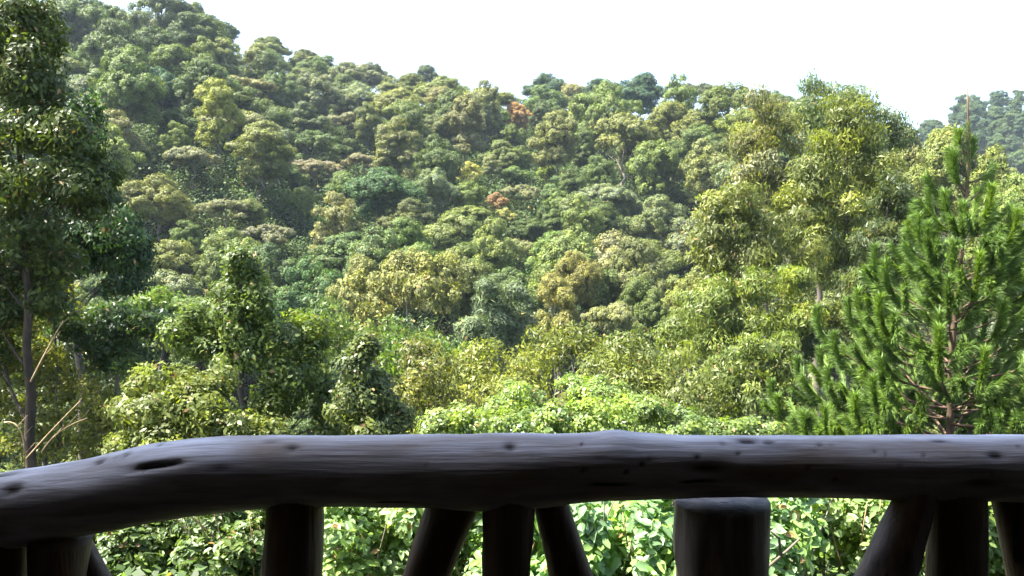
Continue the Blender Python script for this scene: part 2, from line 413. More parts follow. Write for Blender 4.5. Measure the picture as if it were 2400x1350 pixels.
# fill the slope
rng = np.random.default_rng(5)
pts = [(s.x, s.y, s.s*PROTO[s.kind][0]["R"]) for s in spots]
marked = [o for o in spots if hasattr(o, 'pv') and ' skyline' not in o.fixed.replace('below the middle of the skyline', '')]
def try_fill(n_try, ymin, ymax, smin, smax, gap):
    for _ in range(n_try):
        y = math.sqrt(rng.uniform(ymin**2, ymax**2)); t = rng.uniform(-0.70, 0.70); x = t*y
        yr = float(ridge(t)[0])
        if y > yr+6: continue
        kind = rng.choice(["dome", "flat", "tall", "loose", "round"], p=[.38, .24, .12, .10, .16])
        if kind == 'flat' and y < 115: kind = 'round'
        if y > yr-70 and kind in ('tall', 'loose', 'flat'): kind = 'dome'
        s = rng.uniform(smin, smax)*(.85 if kind == 'tall' else 1)*(0.46+0.54*min(1, y/200))
        R = s*PROTO[kind][0]["R"]
        # leave the little clearings open
        px, py = to_px((x, y, float(ground_z(x, y))+6))
        if any(((px-a)/w)**2+((py-b)/h)**2 < 1 for a, b, w, h in ((730, 500, 55, 45), (1230, 650, 45, 40))): continue
        tx, ty = to_px((x, y, float(ground_z(x, y))+PROTO[kind][0]["H"]*s*1.18)); rp = R/y*F_PX
        if any(y < o.y+14 and abs(tx-o.pv[0]) < (o.pv[2]*.5+rp)*(.62 if o.pv[2] < 125 else .36) and ty < o.pv[1]+o.pv[2]*(.28 if o.pv[2] < 125 else .2) for o in marked): continue
        if all((x-a)**2+(y-b)**2 > (gap*(R+r))**2 for a, b, r in pts):
            pts.append((x, y, R)); cn, col = pick(rng, kind)
            o = add_spot(x, y, kind, cn, col, s)
            if y > yr-75: o.sz = float(RNG.uniform(.88, 1.0))/max(s, .95)
try_fill(9000, 76, 330, 1.02, 1.36, 0.70)
try_fill(9000, 46, 330, 0.70, 0.95, 0.68)
try_fill(6000, 80, 250, 0.50, 0.72, 0.66)
# far hill on the right
for _ in range(2500):
    y = rng.uniform(330, 462); t = rng.uniform(T_OF(2120), T_OF(2560)); x = t*y
    s = rng.uniform(.8, 1.2); kind = rng.choice(["dome", "tall", "round"]); R = s*PROTO[kind][0]["R"]
    if all((x-a)**2+(y-b)**2 > (0.66*(R+r))**2 for a, b, r in pts):
        pts.append((x, y, R)); cn, col = ("deep green", (0.042, 0.075, 0.035)) if rng.random() < .6 else ("mid green", (0.06, 0.095, 0.035))
        add_spot(x, y, kind, cn, col, s, word="far hill")

# keep the trees that can be seen: coarse front-to-back coverage of the picture
W_, H_ = 240, 135
YY, XX = np.mgrid[0:H_, 0:W_]
cover = np.zeros((H_, W_), bool)
blk = [(40, 330, 90, 230), (60, 880, 200, 150), (1960, 560, 130, 180), (590, 880, 130, 130), (2150, 900, 200, 150)]
for a, b, w, h in blk: cover |= ((XX*10-a)/w)**2+((YY*10-b)/h)**2 < 1
cover |= (YY*10 > 1000)
order = sorted(spots, key=lambda s: s.y)
for s in order:
    pr = PROTO[s.kind][s.v]; R = pr["R"]*s.s; Hh = pr["H"]*s.s*s.sz
    top = to_px((s.x, s.y, s.z+Hh)); bot = to_px((s.x, s.y, s.z+Hh*(.75 if s.kind == "flat" else .3)))
    cx, cy = top[0], (top[1]+bot[1])/2; w = R/s.y*F_PX; h = (bot[1]-top[1])/2
    m = ((XX*10-cx)/w)**2+((YY*10-cy)/h)**2 < 1
    s.vis = int((m & ~cover).sum()); s.total = max(1, int(m.sum())); cover |= m
    s.cx, s.cy = cx, top[1]+h*.6
spots = [s for s in spots if s.fixed or s.vis >= (3 if s.word else 8) or s.y < 60 or (s.y > float(ridge(s.x/s.y)[0])-14 and -100 < s.cx < 2500 and s.vis >= 4)]
auto = sorted([s for s in spots if not s.fixed], key=lambda s: -s.vis-(40 if s.word else 0))[:270]
spots = [s for s in spots if s.fixed]+auto
print("forest trees", len(spots))
used = set()
ONES = "zero one two three four five six seven eight nine ten eleven twelve thirteen fourteen fifteen sixteen seventeen eighteen nineteen".split()
TENS = "x x twenty thirty forty fifty sixty seventy eighty ninety hundred".split()
def number(k): return ONES[k] if k < 20 else TENS[k//10]+("-"+ONES[k % 10] if k % 10 else "")
proto_obj = {}
for s in spots:
    pr = PROTO[s.kind][s.v]
    if s.fixed: lab = s.fixed; grp = None
    else:
        ax, ay = round(s.cx/24), round(s.cy/13.5)
        ax = min(max(ax, 0), 100); ay = max(ay, 0)
        mk = lambda: f"{s.cname} {KIND_WORD[s.kind]} tree {'of the far hill' if s.word else 'on the slope'}, {number(ax)} percent across, {number(ay)} down"
        lab = mk()
        while lab in used:
            ay += 1; lab = mk()
        grp = None
    used.add(lab)
    grp = "trees of the far right hill" if s.word else ("trees standing in the valley" if s.y < 90 else "forest trees covering the hillside")
    key = (s.kind, s.v)
    if key not in proto_obj:
        root = obj("forest_tree", None); cr = obj("crown", pr["crown"], root); tk = obj("trunk", pr["trunk"], root); proto_obj[key] = (root, cr, tk)
    else:
        r0, c0, t0 = proto_obj[key]
        root = r0.copy(); COL.objects.link(root)
        cr = c0.copy(); COL.objects.link(cr); cr.parent = root
        tk = t0.copy(); COL.objects.link(tk); tk.parent = root
    root.location = (s.x, s.y, s.z); root.rotation_euler = (0, 0, s.rot); root.scale = (s.s, s.s, s.s)
    k = min(s.sz, 1.5); cr.scale = (1, 1, k); cr.location = (0, 0, pr["H"]*(s.sz-k)); tk.scale = (1, 1, s.sz)
    cr.color = (*s.col, 1); tag(root, lab, "tree", grp)

# understory that fills the slope between the trees: nobody could count it
rng = np.random.default_rng(21)
n = 8000
y = np.sqrt(rng.uniform(20**2, 300**2, n)); t = rng.uniform(-.68, .68, n); x = t*y
z = ground_z(x, y)
rad = rng.uniform(0.9, 2.6, n)*np.clip(y/90, .55, 1.35)
pf = np.column_stack([x, y, z+rad*0.5, rad])
n3 = 2600; y3 = rng.uniform(85, 200, n3); x3 = rng.uniform(-.5, .1, n3)*y3; r3 = rng.uniform(1.0, 1.9, n3)
pf = np.vstack([pf, np.column_stack([x3, y3, ground_z(x3, y3)+r3*.7, r3])])
n2 = 900; y2 = rng.uniform(330, 470, n2); x2 = rng.uniform(.44, .75, n2)*y2; r2 = rng.uniform(2, 4.2, n2)
pf = np.vstack([pf, np.column_stack([x2, y2, ground_z(x2, y2)+r2*.6, r2])])
far_m = pf[:, 1] > 70
Vv, Ff, At = cloud(pf[far_m], 85, 0.36, 0.65, rng, 0.1, .5)
tag(obj("undergrowth", mesh_np("undergrowth", Vv, Ff, M_FAR, At), color=(0.046, 0.076, 0.023)), "dense green scrub filling the gaps between the slope's trees", "undergrowth", None, "stuff")
Vv, Ff, At = cloud(pf[~far_m], 130, 0.30, 0.6, rng, 0.1, .5)
tag(obj("undergrowth", mesh_np("undergrowth", Vv, Ff, M_FAR, At), color=(0.045, 0.068, 0.020)), "tangled green scrub on the near side of the valley", "undergrowth", None, "stuff")
# climber-covered clearings
for a, b, w, lab in ((730, 500, 60, "bright green creeper patch below the umbrella-shaped tree on the left slope"), (1230, 650, 48, "bright light green creeper patch low in the middle of the slope")):
    for d in np.arange(75, 260, 1.0):
        p = P(a, b, d)
        if ground_z(p[0], d) >= p[2]-1.5: break
    hw = w/F_PX*d; m = 60
    xx = p[0]+rng.uniform(-hw, hw, m); yy = d+rng.uniform(-hw*1.2, hw*1.2, m)
    pf2 = np.column_stack([xx, yy, ground_z(xx, yy)+1.2, rng.uniform(.9, 1.8, m)])
    Vv, Ff, At = cloud(pf2, 60, 0.4, .7, rng, 0, .6)
    tag(obj("creeper_patch", mesh_np("creeper_patch", Vv, Ff, M_FAR, At), color=(0.13, 0.24, 0.06)), lab, "creeper")

# ------------------------------------------------------------------ nearer trees, each shaped for itself
def B(px, py, d, wx, hy, dd=None):
    """a crown lobe centred at px,py at distance d, wx,hy half sizes in photo px (turned to metres)"""
    p = P(px, py, d); rx = wx/F_PX*d; rz = hy/F_PX*d
    return [*p, rx, dd or rx, rz]

def near_tree(name, label, cat, base_px, d, blobs, color, seed, leaf=0.1, aspect=.5, pr=0.35, npf=45, dens=.8, mat=M_MID, bark=M_BARK,
              r0=0.12, droop=0.2, trunk_top=None, group=None, oval=False, hollow=.45, up=.35, low=-.75, limbs=10, fill=.35, wob=.15):
    rng = np.random.default_rng(seed)
    bl = np.array(blobs, float)
    bx = P(base_px, 900, d)[0]; base = np.array([bx, d, float(ground_z(bx, d))-.1])
    root = thing(name, base, label, cat, group)
    bl[:, :3] -= base
    sub = []
    for b in bl:
        sub.append([*b[:3], *(b[3:]*.74)])
        for _ in range(4):
            o_ = unit(rng.normal(size=3))*b[3:]*rng.uniform(.5, .85); sub.append([*(b[:3]+o_), *(b[3:]*rng.uniform(.26, .5))])
    sub = np.array(sub)
    pf = puffs_in(sub, pr, dens*.95, rng, hollow, low)
    Vv, Ff, At = cloud(pf, npf*2.2, leaf*.82, aspect, rng, droop, up, oval, fill=fill)
    obj("crown", mesh_np("crown", Vv, Ff, mat, At), root, color=color)
    top = bl[np.argmax(bl[:, 2]), :3] if trunk_top is None else P(*trunk_top)-base
    sel = bl[rng.permutation(len(bl))[:limbs], :3]
    obj("trunk", trunk_limbs((0, 0, 0), top, sel, r0, rng, bark, wob=wob, lr=.3), root)
    return root

# 1 tall tree on the left edge, crown's self-shadow put into darker leaf colour
near_tree("broadleaf_tree", "tall dark glossy-leaved tree with straight dark trunk at the left edge", "tree", 62, 17,
    [B(40, 60, 17, 75, 70), B(95, 70, 17.3, 50, 60), B(70, 190, 17, 95, 90), B(-40, 150, 17.5, 110, 150), B(60, 300, 16.6, 90, 90), B(160, 330, 16.6, 75, 60),
     B(215, 400, 17, 62, 70), B(150, 430, 16.4, 80, 70), B(30, 440, 16.6, 90, 80), B(-60, 380, 17, 110, 130), B(60, 540, 16.8, 90, 60), B(-60, 560, 17.2, 90, 90), B(200, 480, 17.4, 60, 55), B(40, 640, 17.5, 80, 55), B(-20, 700, 17.5, 70, 60), B(110, 620, 17.3, 60, 50), B(-10, 800, 17.8, 70, 60), B(110, 700, 17.4, 55, 40), B(20, 740, 17.4, 60, 40)],
    (0.058, 0.080, 0.020), 1, leaf=.135, aspect=.42, pr=.30, npf=46, dens=1.35, r0=.13, droop=.45, trunk_top=(45, 120, 17), limbs=14, wob=.09, bark=M_DARK)
near_tree("broadleaf_tree", "dark green hanging tree mass right behind the tall left-edge tree", "tree", 200, 22,
    [B(250, 540, 22, 80, 80), B(170, 590, 22, 95, 85), B(285, 610, 22.3, 60, 70), B(120, 500, 22, 80, 70), B(60, 640, 22, 90, 60), B(235, 470, 22.6, 50, 60), B(300, 670, 22, 45, 35), B(320, 590, 22.5, 35, 60), B(200, 260, 23, 40, 50), B(215, 330, 23, 50, 80)],
    (0.028, 0.058, 0.022), 2, leaf=.15, aspect=.4, pr=.38, npf=46, dens=1.3, r0=.17, droop=.6, trunk_top=(150, 420, 22))
near_tree("broadleaf_tree", "dark shrubby tree with a lit top right of the left-edge trunk", "tree", 260, 19,
    [B(270, 740, 19, 60, 50), B(340, 770, 19, 55, 50), B(220, 790, 19, 70, 55), B(300, 830, 19, 80, 50), B(160, 760, 19.4, 60, 50)],
    (0.040, 0.070, 0.024), 3, leaf=.14, aspect=.45, pr=.32, npf=44, r0=.09)
near_tree("broadleaf_tree", "small bright green tree seen between the left dark trees and the cone-topped tree", "tree", 385, 33,
    [B(370, 720, 33, 55, 45), B(420, 740, 33, 45, 40), B(340, 750, 33, 50, 50), B(400, 790, 33, 70, 50)],
    (0.095, 0.145, 0.045), 4, leaf=.22, aspect=.5, pr=.5, npf=40, r0=.15)
near_tree("scrub_bush", "yellow-green sunlit bush around the foot of the left-edge trunk", "bush", 110, 18.4,
    [B(60, 740, 18.5, 70, 60), B(130, 700, 18.5, 60, 40), B(90, 850, 18.5, 90, 60), B(190, 930, 18.6, 90, 70), B(30, 960, 18.5, 90, 70), B(130, 1040, 18, 110, 60), B(-30, 850, 18.5, 70, 90), B(250, 1000, 18, 80, 60)],
    (0.120, 0.130, 0.030), 5, leaf=.13, aspect=.42, pr=.32, npf=38, dens=.62, r0=.05, droop=.35)
near_tree("broadleaf_tree", "dim green thicket tree filling the space behind the left-edge trunk", "tree", 120, 26,
    [B(60, 760, 26, 110, 70), B(180, 820, 26, 100, 70), B(40, 880, 26, 110, 70), B(160, 920, 26, 110, 70), B(280, 900, 26, 80, 60), B(90, 1000, 25, 140, 70), B(240, 990, 25, 100, 60)],
    (0.060, 0.085, 0.026), 12, leaf=.17, aspect=.42, pr=.4, npf=34, r0=.12, droop=.3)
# 2 cone-topped tree
near_tree("broadleaf_tree", "glossy tree with a cone-shaped top standing left of the middle behind the rail", "tree", 590, 13.5,
    [B(560, 628, 13.5, 32, 34), B(545, 670, 13.5, 52, 45), B(600, 700, 13.5, 45, 45), B(560, 740, 13.4, 80, 50), B(480, 750, 13.4, 55, 45), B(640, 790, 13.4, 75, 50),
     B(720, 780, 13.8, 50, 45), B(540, 830, 13.2, 90, 55), B(690, 860, 13.5, 80, 60), B(740, 930, 13.7, 75, 65), B(640, 940, 13.5, 80, 60), B(780, 990, 13.8, 50, 50), B(600, 1020, 13.3, 90, 55), B(430, 800, 13.4, 50, 45)],
    (0.085, 0.120, 0.034), 6, leaf=.095, aspect=.5, pr=.22, npf=44, dens=.85, r0=.1, droop=.25, limbs=12)
near_tree("scrub_bush", "yellow-green bush with small bright leaves in front of the cone-topped tree", "bush", 430, 11.5,
    [B(410, 905, 11.5, 65, 40), B(350, 900, 12, 40, 35), B(340, 970, 11.4, 75, 55), B(500, 900, 11.8, 50, 35), B(460, 950, 11.3, 90, 70), B(540, 980, 11.3, 80, 60), B(400, 1040, 11.2, 110, 60), B(300, 1040, 11.3, 60, 40), B(620, 1020, 11.4, 80, 45)],
    (0.108, 0.132, 0.036), 7, leaf=.085, aspect=.5, pr=.2, npf=42, dens=.7, r0=.04)
# 3 small dark-topped tree
near_tree("broadleaf_tree", "small dark glossy tree with narrow top, right of the cone-topped tree", "tree", 850, 12.5,
    [B(855, 828, 12.5, 28, 28), B(845, 875, 12.5, 50, 38), B(885, 920, 12.5, 48, 40), B(830, 940, 12.4, 60, 45), B(870, 1000, 12.4, 80, 50), B(930, 990, 12.6, 40, 40)],
    (0.085, 0.110, 0.045), 8, leaf=.09, aspect=.48, pr=.2, npf=44, r0=.06)
# 4 olive shrubs in the middle distance
for i, (px, bl, col, lab) in enumerate((
    (1150, [B(1150, 850, 24, 110, 55), B(1080, 890, 24, 80, 50), B(1220, 890, 24, 80, 55), B(1150, 930, 23, 140, 60)], (0.140, 0.160, 0.042), "olive feathery bush in the middle just above the bright creepers"),
    (1000, [B(1010, 880, 21, 75, 50), B(950, 920, 21, 70, 45), B(1040, 950, 21, 80, 45), B(980, 840, 21.5, 40, 35)], (0.105, 0.115, 0.034), "olive bush right of the small dark glossy tree"),
    (1480, [B(1480, 830, 22, 90, 50), B(1400, 870, 22, 80, 50), B(1560, 870, 22, 90, 60), B(1500, 920, 21, 130, 60), B(1620, 940, 21, 90, 60)], (0.120, 0.145, 0.048), "light green feathery bush right of the middle, above the bright creepers"),
    (1340, [B(1330, 800, 34, 80, 50), B(1270, 840, 34, 60, 40), B(1400, 820, 34, 60, 45)], (0.105, 0.125, 0.036), "olive bush deep in the valley in the middle"),
    (780, [B(760, 740, 40, 80, 60), B(820, 800, 40, 90, 60), B(720, 830, 38, 80, 60)], (0.080, 0.120, 0.036), "green bush behind the right side of the cone-topped tree"),
    (1030, [B(960, 800, 42, 80, 45), B(1060, 830, 40, 80, 50), B(900, 850, 36, 70, 50)], (0.075, 0.120, 0.034), "fresh green bush below the big yellow-brown tree"),
    (1580, [B(1600, 780, 40, 70, 50), B(1660, 820, 38, 80, 60), B(1560, 830, 38, 60, 45)], (0.100, 0.130, 0.038), "green bush at the left foot of the tall gum trees"))):
    near_tree("scrub_bush", lab, "bush", px, bl[0][1], bl, col, 20+i, leaf=.0068*bl[0][1], aspect=.36, pr=.016*bl[0][1]+.02, npf=34, dens=.75, r0=.06, droop=.5, up=.2)
# feathery grey-green trees
for i, (px, v, w, h, d) in enumerate(((1150, 662, 40, 105, 55), (1212, 655, 48, 120, 56), (1108, 745, 36, 90, 50))):
    bl = [B(px, v+h*.22, d, w*.55, h*.22), B(px-w*.2, v+h*.6, d, w*.85, h*.32), B(px+w*.2, v+h*.95, d, w, h*.35), B(px, v+h*1.3, d, w*1.05, h*.35)]
    near_tree("feathery_tree", ("slim feathery grey-green tree in the valley, left one of the taller pair", "slim feathery grey-green tree in the valley, right one of the taller pair",
              "low feathery grey-green tree in the valley, left of the taller pair")[i], "tree", px, d, bl, (0.100, 0.135, 0.066), 40+i, leaf=.42, aspect=.16, pr=.6, npf=60, dens=.9, r0=.12, droop=.3, mat=M_FAR)
# 5 bright creeper-covered shrubs behind the rail
cre = [((1040, 1000), [B(1040, 1005, 9.5, 80, 40), B(1110, 985, 9.7, 80, 40)], (0.150, 0.205, 0.052), "bright lime creeper mound behind the rail, just left of its middle"),
       ((1230, 1000), [B(1230, 935, 11.5, 60, 40), B(1200, 975, 11, 80, 45), B(1290, 990, 10.5, 90, 50), B(1180, 1000, 10, 90, 40)], (0.135, 0.195, 0.062), "pale green creeper mound behind the middle of the rail"),
       ((1430, 1000), [B(1400, 930, 12, 80, 40), B(1460, 965, 11.5, 85, 45), B(1400, 990, 10.5, 110, 50), B(1350, 905, 13, 50, 30)], (0.155, 0.220, 0.055), "bright yellow-green creeper mound behind the knob of the rail"),
       ((1620, 1000), [B(1600, 1005, 10.5, 90, 40), B(1700, 1010, 10.8, 80, 40), B(1540, 975, 10.8, 60, 45), B(1780, 1010, 11, 60, 35)], (0.110, 0.160, 0.050), "light green creeper mound behind the rail left of the pine")]
for i, (b, bl, col, lab) in enumerate(cre):
    near_tree("creeper_mound", lab, "creeper", b[0], bl[0][1], bl, col, 50+i, leaf=.060, aspect=.62, pr=.11, npf=30, dens=.8, r0=.03, droop=.15, up=.45, mat=M_NEAR, hollow=.25)

# 6 gum trees on the right
def gum(label, base_px, d, blobs, col, seed, tt, leaf=.21, r0=.26, npf=50):
    return near_tree("gum_tree", label, "tree", base_px, d, blobs, col, seed, leaf=leaf*1.2, aspect=.25, pr=.014*d, npf=npf*1.15, dens=.9, bark=M_BARK,
              r0=r0, droop=.6, trunk_top=tt, up=.25, limbs=12, hollow=.45)
gum("bluish gum tree whose thin top shows against the sky behind the yellow-topped one", 1930, 44,
    [B(1905, 225, 44, 32, 38), B(1960, 235, 44, 45, 35), B(2020, 240, 44, 40, 32), B(1870, 280, 44, 50, 45), B(2080, 290, 44, 40, 40), B(2110, 320, 44, 28, 35), B(2050, 340, 44, 60, 50), B(1940, 320, 44, 70, 50)],
    (0.105, 0.140, 0.070), 61, (1910, 230, 44))
gum("tallest sunlit gum tree with a yellow-green top on the right", 1985, 37,
    [B(1980, 265, 37, 48, 42), B(1960, 330, 37, 75, 55), B(2030, 330, 37, 50, 50), B(1910, 400, 36.6, 60, 50), B(2000, 410, 37, 90, 60), B(1890, 480, 36.5, 70, 60), B(1990, 500, 36.4, 90, 60), B(2050, 450, 37.3, 60, 55),
     B(1900, 570, 36.5, 80, 55), B(2020, 590, 37, 80, 50), B(1970, 650, 37.3, 70, 50)],
    (0.118, 0.142, 0.040), 62, (1985, 300, 37))
gum("gum tree with brownish rounded top left of the tallest one", 1800, 39,
    [B(1790, 262, 39, 55, 42), B(1760, 330, 39, 55, 50), B(1840, 320, 39, 60, 50), B(1800, 400, 39, 90, 60), B(1750, 430, 39, 50, 45), B(1840, 480, 39, 70, 60)],
    (0.122, 0.132, 0.058), 63, (1795, 300, 39))
gum("spreading lower gum tree with golden clumps left of the tallest one", 1780, 33,
    [B(1680, 490, 33, 50, 38), B(1740, 470, 33, 60, 45), B(1700, 540, 33, 75, 45), B(1810, 520, 33, 70, 50), B(1760, 600, 32.7, 70, 50), B(1840, 600, 33, 70, 50), B(1690, 610, 33, 60, 45)],
    (0.122, 0.142, 0.045), 64, (1760, 520, 33))
gum("young gum tree with bright green clumps below the tall gums", 1750, 29,
    [B(1710, 690, 29, 75, 45), B(1640, 720, 29, 65, 45), B(1790, 680, 29, 60, 45), B(1870, 660, 29, 60, 50), B(1740, 760, 28.7, 80, 45), B(1860, 740, 29, 70, 50), B(1660, 790, 28.8, 60, 40)],
    (0.120, 0.155, 0.040), 65, (1740, 700, 29), leaf=.18, r0=.14)
gum("low gum sapling with hanging olive leaves left of the pine's skirt", 1800, 22,
    [B(1800, 810, 22, 70, 40), B(1740, 850, 22, 75, 45), B(1830, 870, 22, 70, 50), B(1680, 890, 22, 65, 45), B(1770, 930, 21.8, 90, 50), B(1850, 950, 22, 70, 55), B(1680, 960, 22, 60, 40)],
    (0.115, 0.150, 0.048), 66, (1790, 840, 22), leaf=.15, r0=.08)
gum("silvery-leaved gum tree at the right edge behind the pine", 2400, 19,
    [B(2390, 620, 19, 50, 60), B(2340, 680, 19, 50, 50), B(2420, 720, 19, 70, 70), B(2370, 780, 19, 60, 50), B(2410, 870, 19, 60, 60), B(2360, 900, 19, 50, 50), B(2440, 560, 19, 50, 60)],
    (0.085, 0.105, 0.060), 67, (2420, 600, 19), leaf=.16, r0=.12)
gum("dark shaded gum tree between the tall gums and the pine", 2080, 30,
    [B(2080, 480, 30, 60, 55), B(2060, 560, 30, 80, 55), B(2110, 620, 30, 70, 55), B(2040, 680, 30, 80, 60), B(1990, 750, 30, 80, 60), B(1940, 810, 29, 70, 50), B(2150, 540, 30, 50, 50), B(2150, 700, 30, 70, 70), B(2100, 800, 29, 90, 60)],
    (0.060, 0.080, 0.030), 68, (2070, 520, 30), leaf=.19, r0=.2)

# 7 young pine
def young_pine():
    rng = np.random.default_rng(77); d = 13.0
    top = P(2270, 205, d); bx = P(2225, 1000, d)[0]; base = np.array([bx, d, float(ground_z(bx, d))-.1])
    root = thing("pine_tree", base, "young pine with long drooping needles and a bare leader, right side behind the rail", "tree")
    Ht = top[2]-base[2]
    def axis(z):   # z above base
        f = np.clip(z/Ht, 0, 1); return np.array([(top[0]-base[0])*f**1.2+.06*math.sin(z*1.1), .05*math.sin(z*.9), z])
    tb = Tubes(); zs = np.linspace(-.3, Ht, 26)
    tb.add([axis(z) for z in zs], .065*(1-np.clip(zs/Ht, 0, 1))**.85+.012, 8, rng, .06)
    NV = []; NA = []; ND = []; SC = []
    def brush(path, dens=1.0, spread=.55, nl=.165):
        path = np.asarray(path); seg = np.linalg.norm(np.diff(path, axis=0), axis=1); Ls = seg.sum()
        m = int(Ls*820*dens)
        u = rng.random(m)**.9; cum = np.concatenate([[0], np.cumsum(seg)])/Ls
        p = np.stack([np.interp(u, cum, path[:, k]) for k in range(3)], 1)
        tg = unit(np.gradient(path, axis=0)); t = unit(np.stack([np.interp(u, cum, tg[:, k]) for k in range(3)], 1))
        r = rng.normal(size=(m, 3)); r = unit(r-t*np.sum(r*t, 1, keepdims=True))
        dr = unit(t*1.0+r*spread*.72+np.array([0, 0, -.38])*rng.uniform(.2, 1.2, m)[:, None])
        NV.append(p); ND.append(dr); NA.append(nl*rng.uniform(.7, 1.2, m)); SC.append(np.full(m, rng.random()))
    # crown widths: cone of whorls
    nwh = 19
    for w in range(nwh):
        f = (w+.5)/nwh                     # 0 bottom, 1 top
        z = Ht*(.12+.59*f)
        R = 2.8*(1-f)**.98+.34
        nb = (7 if f < .35 else int(rng.integers(4, 7))) if f < .85 else 4
        a0 = rng.uniform(0, 6.28)
        for b in range(nb):
            a = a0+b*2*math.pi/nb+rng.normal()*.25; L = R*rng.uniform(.7, 1.12)
            st = axis(z+rng.uniform(-.1, .1)); dv = np.array([math.cos(a), math.sin(a), 0])
            rise = .25+.75*f
            end = st+dv*L+np.array([0, 0, L*rise*.55+.15])
            mid = st+dv*L*.6+np.array([0, 0, -.02*L+L*rise*.12])
            pth = bezier(st, mid, end, 9)
            r0 = .008+.009*L
            tb.add(pth, r0*np.linspace(1, .25, 9), 5)
            # shoots along the limb, tips turned up
            k = int(2+L*(5.2 if f < .5 else 3.0))
            tip = [end, end+dv*.12+np.array([0, 0, .22]), end+dv*.14+np.array([0, 0, .48])]
            brush(np.vstack([pth[-3:], tip[1:]]), 1.15)
            for q in range(k):
                u = rng.uniform(.3, .97); p0 = pth[0]+0; i = u*8; i0 = int(i); p0 = pth[i0]+(pth[min(i0+1, 8)]-pth[i0])*(i-i0)
                side = np.array([-dv[1], dv[0], 0])*rng.choice([-1, 1]); sl = rng.uniform(.45, .85)*(1.15-.4*u)
                e = p0+(side*rng.uniform(.4, 1)+dv*.75)*sl*.75+np.array([0, 0, rng.uniform(.2, .8)*sl])
                m = (p0+e)/2-np.array([0, 0, .22*sl])
                sp = bezier(p0, m, e, 6)
                tb.add(sp, np.linspace(.009, .004, 6), 4)
                brush(sp[1:], 1.0)
    # leader shoots near the top
    for zf, l, a, up in ((.75, .60, 2.9, 1.1), (.78, .50, .5, 1.1), (.80, .32, 2.6, 2.1), (.83, .22, 3.3, 1.6), (.82, .36, 0.1, .7), (.79, .3, 3.6, 2.3), (.855, .2, 1.0, 1.8), (.875, .16, 2.8, 2.0)):
        st = axis(Ht*zf); e = st+np.array([math.cos(a)*l, math.sin(a)*l*.4, l*up]); sp = bezier(st, (st+e)/2+np.array([math.cos(a)*.1, 0, -.08]), e, 7)
        tb.add(sp, np.linspace(.014, .006, 7), 5); brush(sp[2:], 1.3)
    brush([axis(Ht*.80), axis(Ht*.85), axis(Ht*.90), axis(Ht*.93)], .6, .35, .12)
    obj("trunk", tb.mesh("trunk", M_PBARK), root)
    p = np.concatenate(NV); dr = np.concatenate(ND); L = np.concatenate(NA)[:, None]; cl = np.concatenate(SC)
    m = len(p); s = unit(np.cross(dr, rng.normal(size=(m, 3)))); W = .0044
    e = p+dr*L*.6; g = unit(dr+np.array([0, 0, -.55])); tip = e+g*L*.45
    q = np.stack([p-s*W, p+s*W, e+s*W, e-s*W, tip], 1).reshape(-1, 3)
    b = np.arange(m)[:, None]*5
    print("pine needles", m)
    obj("crown", mesh_np("crown", q, [b+np.array([[0, 1, 2, 3]]), b+np.array([[3, 2, 4]])], M_PINE,
        {"var": np.repeat(rng.random(m)*.97, 5), "clump": np.repeat(cl, 5)}), root, color=(0.098, 0.160, 0.038))
young_pine()

# 8 leafy bank under the rail
def bank_bush(label, px, d, w, vtop, col, seed, leaf, npf, oval, pr):
    rng = np.random.default_rng(seed)
    bx = P(px, 1200, d)[0]; base = np.array([bx, d, float(ground_z(bx, d))-.05]); root = thing("leafy_shrub", base, label, "shrub", "shrubs on the bank below the rail")
    hw = w/F_PX*d; zt = P(px, vtop, d)[2]-base[2]
    bl = []
    for k in range(12):
        bl.append([rng.uniform(-hw, hw)*.85, rng.uniform(-.5, .5), rng.uniform(.25, .85)*zt, hw*.34, .38, zt*.2])
    bl = np.array(bl)
    pf = puffs_in(bl, pr, .85, rng, .3, -.9)
    Vv, Ff, At = cloud(pf, npf*1.5, leaf*.78, .6, rng, .2, .8, oval, fill=.3)
    obj("crown", mesh_np("crown", Vv, Ff, M_NEAR, At), root, color=col)
    tb = Tubes()
    for k in range(14):
        a = np.array([rng.uniform(-.4, .4)*hw, rng.uniform(-.2, .2), 0]); e = np.array([rng.uniform(-1, 1)*hw, rng.uniform(-.6, .4), zt*rng.uniform(.6, 1.0)])
        tb.add(bezier(a, (a+e)/2+rng.normal(size=3)*.1, e, 7), np.linspace(.014, .004, 7), 5)
    obj("stems", tb.mesh("stems", M_STRAW if seed % 2 else M_PALE), root)
    return root
